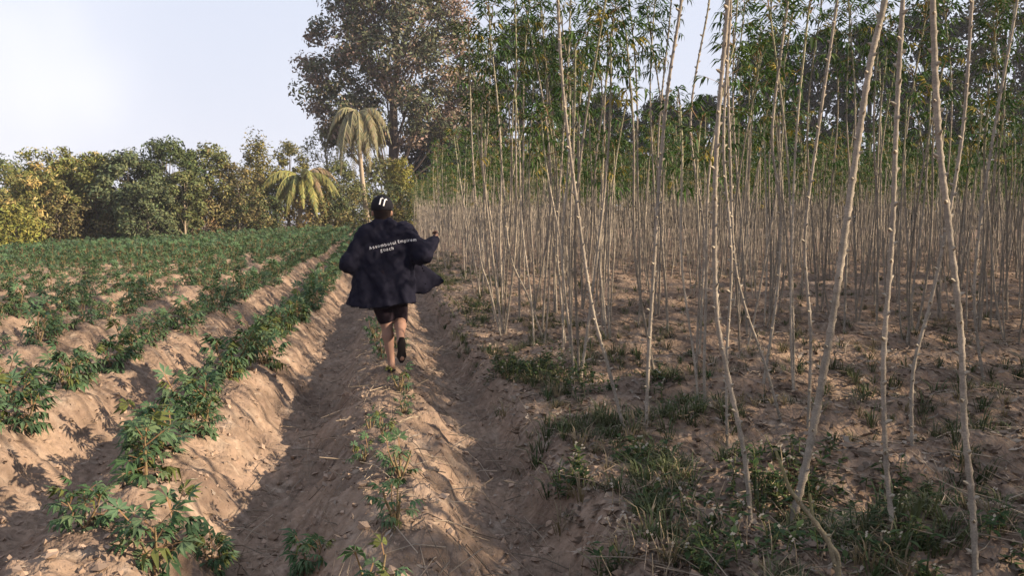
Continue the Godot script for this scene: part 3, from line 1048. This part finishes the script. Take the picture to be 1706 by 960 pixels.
	for i in 22:
		var t := i / 21.0
		fr.append([i * 2.39996 + 1.1, lerpf(0.75, -0.1, t), lerpf(0.95, 1.6, t)])
	b = plant_at(617, 66)
	palm("tall coconut palm with a thin pale trunk and drooping faded fronds", b, at_depth(606, 192, 66).y - b.y, 3.9, fr, Color(0.17, 0.155, 0.085), 32, 0.17, -0.75)
	# the big tree
	put_tree("big_tree", "huge spreading tree with dry reddish and grey-green leaves above the palms", "", 655, -95, 330, 84, {"clear": 0.3, "clumps": 190, "green": Color(0.075, 0.085, 0.045), "per": 260, "leaf": 0.24, "alt": Color(0.19, 0.145, 0.11), "alt_share": 0.35, "clump_size": 0.088, "shape": 0.35, "trunk": 0.02, "limbs": 0.35, "bark": Color(0.17, 0.135, 0.115)}, 41)
	# wood behind the stand
	var wood := "trees of the wood behind the tall cassava"
	var wl := [
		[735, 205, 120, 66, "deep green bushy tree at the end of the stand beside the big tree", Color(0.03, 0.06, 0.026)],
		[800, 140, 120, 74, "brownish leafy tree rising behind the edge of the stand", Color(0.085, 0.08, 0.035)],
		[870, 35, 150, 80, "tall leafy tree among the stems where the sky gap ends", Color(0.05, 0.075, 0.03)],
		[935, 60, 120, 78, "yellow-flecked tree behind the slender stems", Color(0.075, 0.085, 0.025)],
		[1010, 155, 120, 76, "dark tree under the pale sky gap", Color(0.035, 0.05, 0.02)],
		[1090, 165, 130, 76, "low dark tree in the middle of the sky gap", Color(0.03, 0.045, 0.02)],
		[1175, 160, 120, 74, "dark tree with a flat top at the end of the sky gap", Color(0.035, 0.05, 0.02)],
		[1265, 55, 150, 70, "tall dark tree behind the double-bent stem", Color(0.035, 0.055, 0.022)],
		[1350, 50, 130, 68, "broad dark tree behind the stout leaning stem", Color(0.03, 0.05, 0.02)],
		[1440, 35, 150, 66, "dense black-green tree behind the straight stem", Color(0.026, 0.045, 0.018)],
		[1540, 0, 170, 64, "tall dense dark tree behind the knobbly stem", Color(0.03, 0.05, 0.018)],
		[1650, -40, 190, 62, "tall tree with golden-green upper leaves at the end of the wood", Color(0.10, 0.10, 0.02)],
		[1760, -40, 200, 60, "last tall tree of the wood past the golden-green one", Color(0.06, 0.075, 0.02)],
	]
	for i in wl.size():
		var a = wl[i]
		put_tree("wood_tree", a[4], wood, a[0], a[1], a[2], a[3] + 22.0, {"clear": 0.03, "clumps": 56, "green": a[5] * 0.55, "per": 300, "leaf": 0.26, "clump_size": 0.16, "shape": 0.5}, 300 + i)  # greens scaled down: the shade on the wood is put into the leaf colour

	var under := ["deep green bushy tree", "brownish leafy tree", "tall leafy tree", "yellow-flecked tree", "tree under the pale sky gap", "low tree in the sky gap", "flat-topped tree", "tree behind the double-bent stem", "broad tree behind the stout stem", "dense black-green tree", "tall dense dark tree", "golden-green tree", "last tall tree"]
	for i in under.size():
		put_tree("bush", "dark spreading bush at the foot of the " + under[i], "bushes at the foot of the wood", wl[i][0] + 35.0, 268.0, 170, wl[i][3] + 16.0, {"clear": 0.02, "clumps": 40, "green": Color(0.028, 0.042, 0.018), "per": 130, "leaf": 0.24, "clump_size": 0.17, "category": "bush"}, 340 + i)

# ------------------------------------------------------------------ the running person
class Field:
	var o: Vector3
	var cell: float
	var nx: int
	var ny: int
	var nz: int
	var d := PackedFloat32Array()
	func _init(lo: Vector3, hi: Vector3, c: float) -> void:
		o = lo; cell = c
		nx = int((hi.x - lo.x) / c) + 2; ny = int((hi.y - lo.y) / c) + 2; nz = int((hi.z - lo.z) / c) + 2
		d.resize(nx * ny * nz); d.fill(0.3)
	func limb(a: Vector3, b: Vector3, ra: float, rb: float, k := 0.03, zs := 1.0, xs := 1.0) -> void:
		var m := maxf(ra, rb) + k + 2.0 * cell
		var mx := maxf(ra, rb) / xs + k + 2.0 * cell
		var mz := maxf(ra, rb) / zs + k + 2.0 * cell
		var x0 := maxi(int((minf(a.x, b.x) - mx - o.x) / cell), 0)
		var x1 := mini(int((maxf(a.x, b.x) + mx - o.x) / cell) + 1, nx - 1)
		var y0 := maxi(int((minf(a.y, b.y) - m - o.y) / cell), 0)
		var y1 := mini(int((maxf(a.y, b.y) + m - o.y) / cell) + 1, ny - 1)
		var z0 := maxi(int((minf(a.z, b.z) - mz - o.z) / cell), 0)
		var z1 := mini(int((maxf(a.z, b.z) + mz - o.z) / cell) + 1, nz - 1)
		var S := Vector3(xs, 1, zs)
		var sa := a * S
		var ab := b * S - sa
		var l2 := maxf(ab.length_squared(), 1e-9)
		for z in range(z0, z1 + 1):
			for y in range(y0, y1 + 1):
				for x in range(x0, x1 + 1):
					var p := (o + Vector3(x, y, z) * cell) * S - sa
					var t := clampf(p.dot(ab) / l2, 0.0, 1.0)
					var q := (p - ab * t).length() - lerpf(ra, rb, t)
					var i := (z * ny + y) * nx + x
					var w := d[i]
					var h := clampf(0.5 + 0.5 * (w - q) / k, 0.0, 1.0)
					d[i] = lerpf(w, q, h) - k * h * (1.0 - h)
	func shift(f: Callable) -> void:
		for z in nz:
			for y in ny:
				for x in nx:
					var i := (z * ny + y) * nx + x
					if absf(d[i]) < 0.2: d[i] += f.call(o + Vector3(x, y, z) * cell)
	func value(p: Vector3) -> float:
		var q := (p - o) / cell
		var x := clampi(int(q.x), 0, nx - 2)
		var y := clampi(int(q.y), 0, ny - 2)
		var z := clampi(int(q.z), 0, nz - 2)
		var f := q - Vector3(x, y, z)
		var i := (z * ny + y) * nx + x
		var s := nx * ny
		var a := lerpf(lerpf(d[i], d[i + 1], f.x), lerpf(d[i + nx], d[i + nx + 1], f.x), f.y)
		var b := lerpf(lerpf(d[i + s], d[i + s + 1], f.x), lerpf(d[i + s + nx], d[i + s + nx + 1], f.x), f.y)
		return lerpf(a, b, f.z)
	func into(mb: MB, col: Color) -> void:
		var at := {}
		var s := nx * ny
		var off := [0, 1, nx, nx + 1, s, s + 1, s + nx, s + nx + 1]
		var edges := [[0, 1], [2, 3], [4, 5], [6, 7], [0, 2], [1, 3], [4, 6], [5, 7], [0, 4], [1, 5], [2, 6], [3, 7]]
		for z in nz - 1:
			for y in ny - 1:
				for x in nx - 1:
					var i := (z * ny + y) * nx + x
					if absf(d[i]) > 3.0 * cell: continue
					var neg := 0
					for k in 8: if d[i + off[k]] < 0.0: neg += 1
					if neg == 0 or neg == 8: continue
					var sum := Vector3.ZERO
					var cnt := 0
					for e in edges:
						var da := d[i + off[e[0]]]
						var db := d[i + off[e[1]]]
						if (da < 0.0) == (db < 0.0): continue
						var t := da / (da - db)
						var pa := Vector3(e[0] & 1, (e[0] >> 1) & 1, e[0] >> 2)
						var pb := Vector3(e[1] & 1, (e[1] >> 1) & 1, e[1] >> 2)
						sum += pa.lerp(pb, t)
						cnt += 1
					var p := o + (Vector3(x, y, z) + sum / cnt) * cell
					at[i] = mb.v.size()
					mb.v.append(p)
					var g := Vector3(value(p + Vector3(cell, 0, 0)) - value(p - Vector3(cell, 0, 0)), value(p + Vector3(0, cell, 0)) - value(p - Vector3(0, cell, 0)), value(p + Vector3(0, 0, cell)) - value(p - Vector3(0, 0, cell)))
					mb.n.append(g.normalized())
					mb.c.append(col)
		for i in at:
			for ax in 3:
				var st: int = [1, nx, s][ax]
				var u: int = [nx, s, 1][ax]
				var w: int = [s, 1, nx][ax]
				if (d[i] < 0.0) == (d[i + st] < 0.0): continue
				if not (at.has(i - u) and at.has(i - w) and at.has(i - u - w)): continue
				var a: int = at[i]
				var b: int = at[i - u]
				var c: int = at[i - u - w]
				var e: int = at[i - w]
				if d[i] < 0.0:
					mb.ix.append_array([a, c, b, a, e, c])
				else:
					mb.ix.append_array([a, b, c, a, c, e])

func hand_into(mb: MB, wrist: Vector3, along: Vector3, palm_n: Vector3, thumb_side: float, col: Color) -> void:
	var f := Field.new(wrist - Vector3.ONE * 0.2, wrist + Vector3.ONE * 0.2, 0.0055)
	var y := along.normalized()
	var z := (palm_n - y * palm_n.dot(y)).normalized()
	var x := y.cross(z)
	f.limb(wrist - y * 0.03, wrist + y * 0.01, 0.026, 0.026, 0.01)
	for i in 4:
		var u := (i - 1.5) * 0.019
		f.limb(wrist + y * 0.01 + x * u * 0.7, wrist + y * 0.08 + x * u, 0.015, 0.012, 0.012)
		var len: float = [0.062, 0.075, 0.07, 0.055][i]
		var p0 := wrist + y * 0.085 + x * u
		var p1 := p0 + (y * 0.75 + z * 0.65).normalized() * len * 0.45
		var p2 := p1 + (y * 0.05 + z).normalized() * len * 0.33
		var p3 := p2 + (-y * 0.8 + z * 0.5).normalized() * len * 0.28
		f.limb(p0, p1, 0.0095, 0.009, 0.004)
		f.limb(p1, p2, 0.009, 0.0085, 0.004)
		f.limb(p2, p3, 0.0085, 0.0075, 0.004)
	var t0 := wrist + y * 0.02 + x * 0.03 * thumb_side
	var t1 := t0 + (x * thumb_side * 0.8 + y * 0.6 + z * 0.4).normalized() * 0.042
	var t2 := t1 + (y * 0.7 + z * 0.7 - x * thumb_side * 0.1).normalized() * 0.03
	f.limb(t0, t1, 0.014, 0.011, 0.01)
	f.limb(t1, t2, 0.0105, 0.009, 0.004)
	f.into(mb, col)

func build_person() -> void:
	var base := Vector3(0.045, 0, -7.72)
	base.y = ground(base.x, base.z) + 0.012
	var o := thing("person", "person in black cap, loose black jacket and dark shorts running along the ridge", "person", base)
	o.rotation.y = 0.03
	var skin := Color(0.225, 0.132, 0.096)
	# joints: x to the right, y up, z towards the camera; the person faces -z
	var head := Vector3(-0.06, 1.50, -0.05)
	var neck := Vector3(-0.04, 1.36, 0.0)
	var shl := Vector3(-0.215, 1.29, 0.0)
	var shr := Vector3(0.165, 1.31, 0.0)
	var ell := Vector3(-0.37, 1.02, 0.06)
	var elr := Vector3(0.31, 1.09, 0.10)
	var wrl := Vector3(-0.30, 0.98, -0.18)
	var wrr := Vector3(0.425, 1.225, -0.04)
	var hipl := Vector3(-0.12, 0.82, 0.02)
	var hipr := Vector3(0.06, 0.83, 0.02)
	var knl := Vector3(-0.035, 0.45, -0.03)
	var knr := Vector3(0.10, 0.47, -0.08)
	var anl := Vector3(0.005, 0.085, 0.05)
	var anr := Vector3(0.085, 0.30, 0.24)
	var body := Field.new(Vector3(-0.55, -0.03, -0.4), Vector3(0.6, 1.72, 0.5), 0.0135)
	body.limb(hipl.lerp(hipr, 0.2) + Vector3(0, 0.06, 0), hipl.lerp(hipr, 0.8) + Vector3(0, 0.06, 0), 0.115, 0.115, 0.05, 1.2)
	body.limb(Vector3(-0.03, 0.9, 0.0), Vector3(-0.03, 1.2, 0.0), 0.115, 0.13, 0.06, 1.2, 0.85)
	body.limb(shl, shr, 0.06, 0.06, 0.06)
	body.limb(Vector3(-0.03, 1.28, 0), neck + Vector3(0, 0.04, -0.01), 0.07, 0.055, 0.04)
	body.limb(shl, ell, 0.05, 0.04, 0.04); body.limb(ell, wrl, 0.04, 0.027, 0.02)
	body.limb(shr, elr, 0.05, 0.04, 0.04); body.limb(elr, wrr, 0.04, 0.027, 0.02)
	body.limb(hipl, knl, 0.088, 0.056, 0.05); body.limb(knl, knl.lerp(anl, 0.35) + Vector3(0, 0, 0.012), 0.053, 0.052, 0.03); body.limb(knl.lerp(anl, 0.35) + Vector3(0, 0, 0.012), anl, 0.052, 0.034, 0.03)
	body.limb(hipr, knr, 0.088, 0.056, 0.05); body.limb(knr, knr.lerp(anr, 0.35) + Vector3(0, 0.01, 0.01), 0.053, 0.052, 0.03); body.limb(knr.lerp(anr, 0.35) + Vector3(0, 0.01, 0.01), anr, 0.052, 0.034, 0.03)
	body.limb(anl + Vector3(0, -0.045, 0.025), anl + Vector3(0.01, -0.05, -0.14), 0.034, 0.026, 0.03)
	body.limb(anr + Vector3(0, 0.0, 0.03), anr + Vector3(0.01, -0.15, 0.06), 0.033, 0.026, 0.03)
	body.limb(head + Vector3(0, 0.02, 0.015), head + Vector3(0, -0.035, -0.03), 0.092, 0.07, 0.05, 0.9, 1.12)
	for s in [-1.0, 1.0]: body.limb(head + Vector3(0.082 * s, 0.0, 0.005), head + Vector3(0.088 * s, -0.03, 0.0), 0.02, 0.014, 0.01)
	body.limb(head + Vector3(0, -0.01, -0.11), head + Vector3(0, -0.035, -0.125), 0.012, 0.017, 0.02)
	var mb := MB.new()
	body.into(mb, skin)
	hand_into(mb, wrl, (wrl - ell), Vector3(1, 0, 0), 1.0, skin)
	hand_into(mb, wrr, (wrr - elr), Vector3(-1, 0, 0), -1.0, skin)
	part("body", mb.mesh(M.skin), o)
	# face details
	var fm := MB.new()
	for s in [-1.0, 1.0]:
		var c: Vector3 = head + Vector3(0.034 * s, 0.0, -0.105)
		fm.tube([c + Vector3(0, 0, -0.008), c + Vector3(0, 0, -0.004), c + Vector3(0, 0, 0.01)], [0.001, 0.010, 0.013], 8, Color(0.05, 0.035, 0.03))
	part("eyes", fm.mesh(M.skin), o)
	fm = MB.new()
	fm.tube([head + Vector3(-0.025, -0.066, -0.098), head + Vector3(0, -0.066, -0.106), head + Vector3(0.025, -0.066, -0.098)], [0.003, 0.008, 0.003], 6, Color(0.3, 0.12, 0.1))
	part("mouth", fm.mesh(M.skin), o)
	# hair under the cap
	var hair := Field.new(head - Vector3.ONE * 0.22, head + Vector3.ONE * 0.2, 0.009)
	hair.limb(head + Vector3(0, 0.03, 0.03), head + Vector3(0, -0.095, 0.05), 0.092, 0.068, 0.03, 1.0, 1.05)
	var hm := MB.new()
	hair.into(hm, Color(0.012, 0.01, 0.01))
	part("hair", hm.mesh(M.cloth), o)
	# cap
	var cap := Field.new(head - Vector3(0.2, 0.1, 0.28), head + Vector3(0.2, 0.25, 0.22), 0.008)
	cap.limb(head + Vector3(0, 0.055, 0.012), head + Vector3(0, 0.045, -0.01), 0.108, 0.106, 0.03, 0.92, 1.05)
	cap.limb(head + Vector3(-0.04, 0.03, -0.13), head + Vector3(0.04, 0.03, -0.13), 0.05, 0.05, 0.03, 0.6, 1.0)
	cap.limb(head + Vector3(0, 0.155, 0.0), head + Vector3(0, 0.162, 0.0), 0.01, 0.01, 0.01)
	cap.shift(func(p): return maxf(0.0, (head.y + 0.015 - p.y)) * 2.0)
	var cm := MB.new()
	cap.into(cm, Color(0.013, 0.012, 0.017))
	var capn := part("cap", cm.mesh(M.cloth), o)
	capn.set_meta("label", "black cap with a white mark at the back")
	var mk := MB.new()
	for s in [-1.0, 1.0]:
		var pts := []
		var rad := []
		for q in [Vector2(-0.014, -0.03), Vector2(-0.006, 0.0), Vector2(0.002, 0.028), Vector2(0.014, 0.034), Vector2(0.02, 0.022)]:
			var x: float = head.x + 0.005 + s * 0.018 + q.x
			var yy: float = head.y + 0.092 + q.y - s * 0.006
			var z := head.z + 0.2
			while z > head.z and cap.value(Vector3(x, yy, z)) > 0.0: z -= 0.002
			pts.append(Vector3(x, yy, z + 0.002)); rad.append(0.0068)
		mk.tube(pts, rad, 6, Color(0.75, 0.74, 0.72))
	part("cap_mark", mk.mesh(M.print), capn)
	# shorts
	var sh := Field.new(Vector3(-0.35, 0.3, -0.3), Vector3(0.3, 1.05, 0.3), 0.012)
	sh.limb(hipl + Vector3(0.02, 0.1, 0), hipr + Vector3(-0.02, 0.1, 0), 0.13, 0.13, 0.05, 1.1)
	sh.limb(hipl, hipl.lerp(knl, 0.88), 0.115, 0.078, 0.04)
	sh.limb(hipr, hipr.lerp(knr, 0.98), 0.115, 0.074, 0.04)
	var sm := MB.new()
	sh.into(sm, Color(0.012, 0.011, 0.014))
	part("shorts", sm.mesh(M.cloth), o)
	# jacket, open and blowing out to one side
	var j := Field.new(Vector3(-0.62, 0.4, -0.45), Vector3(0.68, 1.5, 0.4), 0.0125)
	j.limb(Vector3(-0.15, 1.25, 0.0), Vector3(-0.235, 0.60, 0.02), 0.11, 0.17, 0.08, 1.15)
	j.limb(Vector3(0.10, 1.26, 0.0), Vector3(0.10, 0.60, 0.03), 0.11, 0.155, 0.08, 1.15)
	j.limb(Vector3(-0.03, 1.2, 0.01), Vector3(-0.05, 0.60, 0.02), 0.13, 0.17, 0.08, 1.15)
	j.limb(shl + Vector3(0.02, 0, 0), shr + Vector3(-0.02, 0, 0), 0.085, 0.085, 0.06)
	j.limb(Vector3(-0.1, 1.385, 0.03), Vector3(0.01, 1.39, 0.03), 0.06, 0.06, 0.05)
	j.limb(shl, ell + Vector3(-0.005, 0, 0), 0.088, 0.082, 0.05)
	j.limb(ell + Vector3(-0.005, 0, 0), ell.lerp(wrl, 0.92), 0.082, 0.058, 0.04)
	j.limb(shr, elr, 0.088, 0.082, 0.05)
	j.limb(elr, elr.lerp(wrr, 0.97), 0.082, 0.06, 0.04)
	j.limb(Vector3(0.16, 0.98, -0.06), Vector3(0.44, 0.84, -0.1), 0.12, 0.055, 0.05, 2.6)
	j.limb(Vector3(0.18, 0.82, -0.05), Vector3(0.36, 0.79, -0.08), 0.12, 0.075, 0.05, 2.6)
	j.limb(Vector3(0.40, 0.86, -0.1), Vector3(0.52, 0.83, -0.11), 0.05, 0.022, 0.03, 2.0)
	var fold := FastNoiseLite.new()
	fold.seed = 5
	fold.frequency = 3.0
	j.shift(func(p): return 0.02 * fold.get_noise_3d(p.x * 2.4 + p.y * 0.9, p.y * 0.8, p.z * 2.4) + 0.012 * fold.get_noise_3d(p.x * 5.0 - p.y * 3.0 + 9.0, p.y * 3.5 + p.x * 2.0, p.z * 5.0) + 0.009 * sin(p.x * 34.0 + p.y * 9.0) * smoothstep(1.1, 0.75, p.y) + maxf(0.0, 0.615 + 0.02 * sin(p.x * 9.0) - p.y) * 6.0)
	var jm := MB.new()
	j.into(jm, Color(0.010, 0.010, 0.016))
	var jk := part("jacket", jm.mesh(M.cloth), o)
	jk.set_meta("label", "loose black jacket with white lettering across the back")
	# lettering, letter by letter on the cloth
	var font := SystemFont.new()
	font.font_names = PackedStringArray(["Droid Sans"])
	font.font_italic = true
	var st := SurfaceTool.new()
	for line in [["Assombotul Empirem", -0.186, 1.165, 0.235, 0.02, 0.036], ["guach", -0.085, 1.145, 0.065, 0.18, 0.038]]:
		var text: String = line[0]
		var x: float = line[1]
		for i in text.length():
			var ch := text[i]
			var u := float(i) / text.length()
			var yy: float = line[2] + (0.075 * sin(u * 1.45) if text.length() > 6 else 0.02 * u)
			var slope: float = 0.34 * cos(u * 1.5) if text.length() > 6 else 0.2
			if ch == " ":
				x += 0.012
				continue
			var tm := TextMesh.new()
			tm.text = ch
			tm.font = font
			tm.font_size = 32
			tm.pixel_size = line[5] / 32.0
			tm.depth = 0.003
			var adv := tm.get_aabb().size.x
			x += adv * 0.5
			var z := 0.38
			while z > -0.1 and j.value(Vector3(x, yy, z)) > 0.0: z -= 0.002
			var nrm := Vector3(j.value(Vector3(x + 0.02, yy, z)) - j.value(Vector3(x - 0.02, yy, z)), j.value(Vector3(x, yy + 0.02, z)) - j.value(Vector3(x, yy - 0.02, z)), j.value(Vector3(x, yy, z + 0.02)) - j.value(Vector3(x, yy, z - 0.02))).normalized()
			var bx := Vector3(1, slope, 0)
			bx = (bx - nrm * bx.dot(nrm)).normalized()
			var xf := Transform3D(Basis(bx, nrm.cross(bx), nrm), Vector3(x, yy, z) + nrm * 0.004)
			st.append_from(tm, 0, xf)
			x += adv * 0.5 + 0.0098
	var lt := st.commit()
	var white := StandardMaterial3D.new()
	white.albedo_color = Color(0.85, 0.85, 0.87)
	white.roughness = 0.7
	lt.surface_set_material(0, white)
	part("lettering", lt, jk)
	# sandals
	for a in [[anl + Vector3(0.0, -0.085, -0.055), 0.0], [anr + Vector3(0.005, -0.07, 0.085), 1.3]]:
		var so := MB.new()
		var pts := []
		for i in 5: pts.append(Vector3(0, 0, lerpf(0.13, -0.13, i / 4.0)))
		so.tube(pts, [0.02, 0.042, 0.036, 0.046, 0.015], 10, Color(0.02, 0.018, 0.018))
		var bs := Basis(Vector3.RIGHT, -float(a[1])) * Basis.from_scale(Vector3(1, 0.28, 1))
		part("sandal", so.mesh(M.cloth), o, Transform3D(bs, a[0]))

# ------------------------------------------------------------------
func _ready() -> void:
	var cam := Camera3D.new()
	cam.name = "camera"
	add_child(cam)
	cam.position = CAM
	cam.rotation_degrees = Vector3(-PITCH, -YAW, 0)
	cam.fov = 39.44
	cam.near = 0.05
	cam.far = 2000.0
	cam.current = true
	fwd = -cam.basis.z
	rgt = cam.basis.x
	upv = cam.basis.y
	var env := Environment.new()
	env.background_mode = Environment.BG_SKY
	var sm := ProceduralSkyMaterial.new()
	sm.sky_top_color = Color(0.83, 0.875, 0.97)
	sm.sky_horizon_color = Color(0.935, 0.945, 0.985)
	sm.sky_curve = 0.22
	sm.ground_bottom_color = Color(0.35, 0.3, 0.27)
	sm.ground_horizon_color = Color(0.8, 0.78, 0.78)
	sm.sun_angle_max = 0.5
	var cn := FastNoiseLite.new()
	cn.seed = 12
	cn.frequency = 0.011
	cn.fractal_octaves = 4
	var ct := NoiseTexture2D.new()
	ct.width = 1024; ct.height = 512; ct.seamless = true; ct.noise = cn
	var cg := Gradient.new()
	cg.set_offset(0, 0.2); cg.set_offset(1, 0.95)
	cg.set_color(0, Color(0, 0, 0, 0)); cg.set_color(1, Color(0.48, 0.45, 0.4, 1.0))
	ct.color_ramp = cg
	sm.sky_cover = ct
	var sky := Sky.new()
	sky.sky_material = sm
	env.sky = sky
	env.background_energy_multiplier = 0.43
	env.tonemap_mode = Environment.TONE_MAPPER_LINEAR
	env.tonemap_exposure = 2.35
	env.sdfgi_enabled = true
	env.ssao_enabled = true
	env.ssil_enabled = true
	env.fog_enabled = true
	env.fog_density = 0.0004
	env.fog_light_color = Color(0.86, 0.86, 0.92)
	var we := WorldEnvironment.new()
	we.name = "world_environment"
	we.environment = env
	add_child(we)
	var sun := DirectionalLight3D.new()
	sun.name = "sun"
	add_child(sun)
	var to_sun := Vector3(0.93, 0.43, 0.36).normalized()
	sun.basis = Basis.looking_at(-to_sun, Vector3.UP)
	sun.light_energy = 1.6
	sun.light_color = Color(1.0, 0.915, 0.80)
	sun.light_angular_distance = 0.6
	sun.shadow_enabled = true

	lump.seed = 4; lump.frequency = 2.1; lump.fractal_octaves = 3
	fine.seed = 8; fine.frequency = 9.0; fine.fractal_octaves = 3
	broad.seed = 15; broad.frequency = 0.45; broad.fractal_octaves = 2
	make_materials()
	build_ground()
	build_trees()
	build_tall_stand()
	build_young_field()
	build_person()
	build_weeds()
	build_litter()
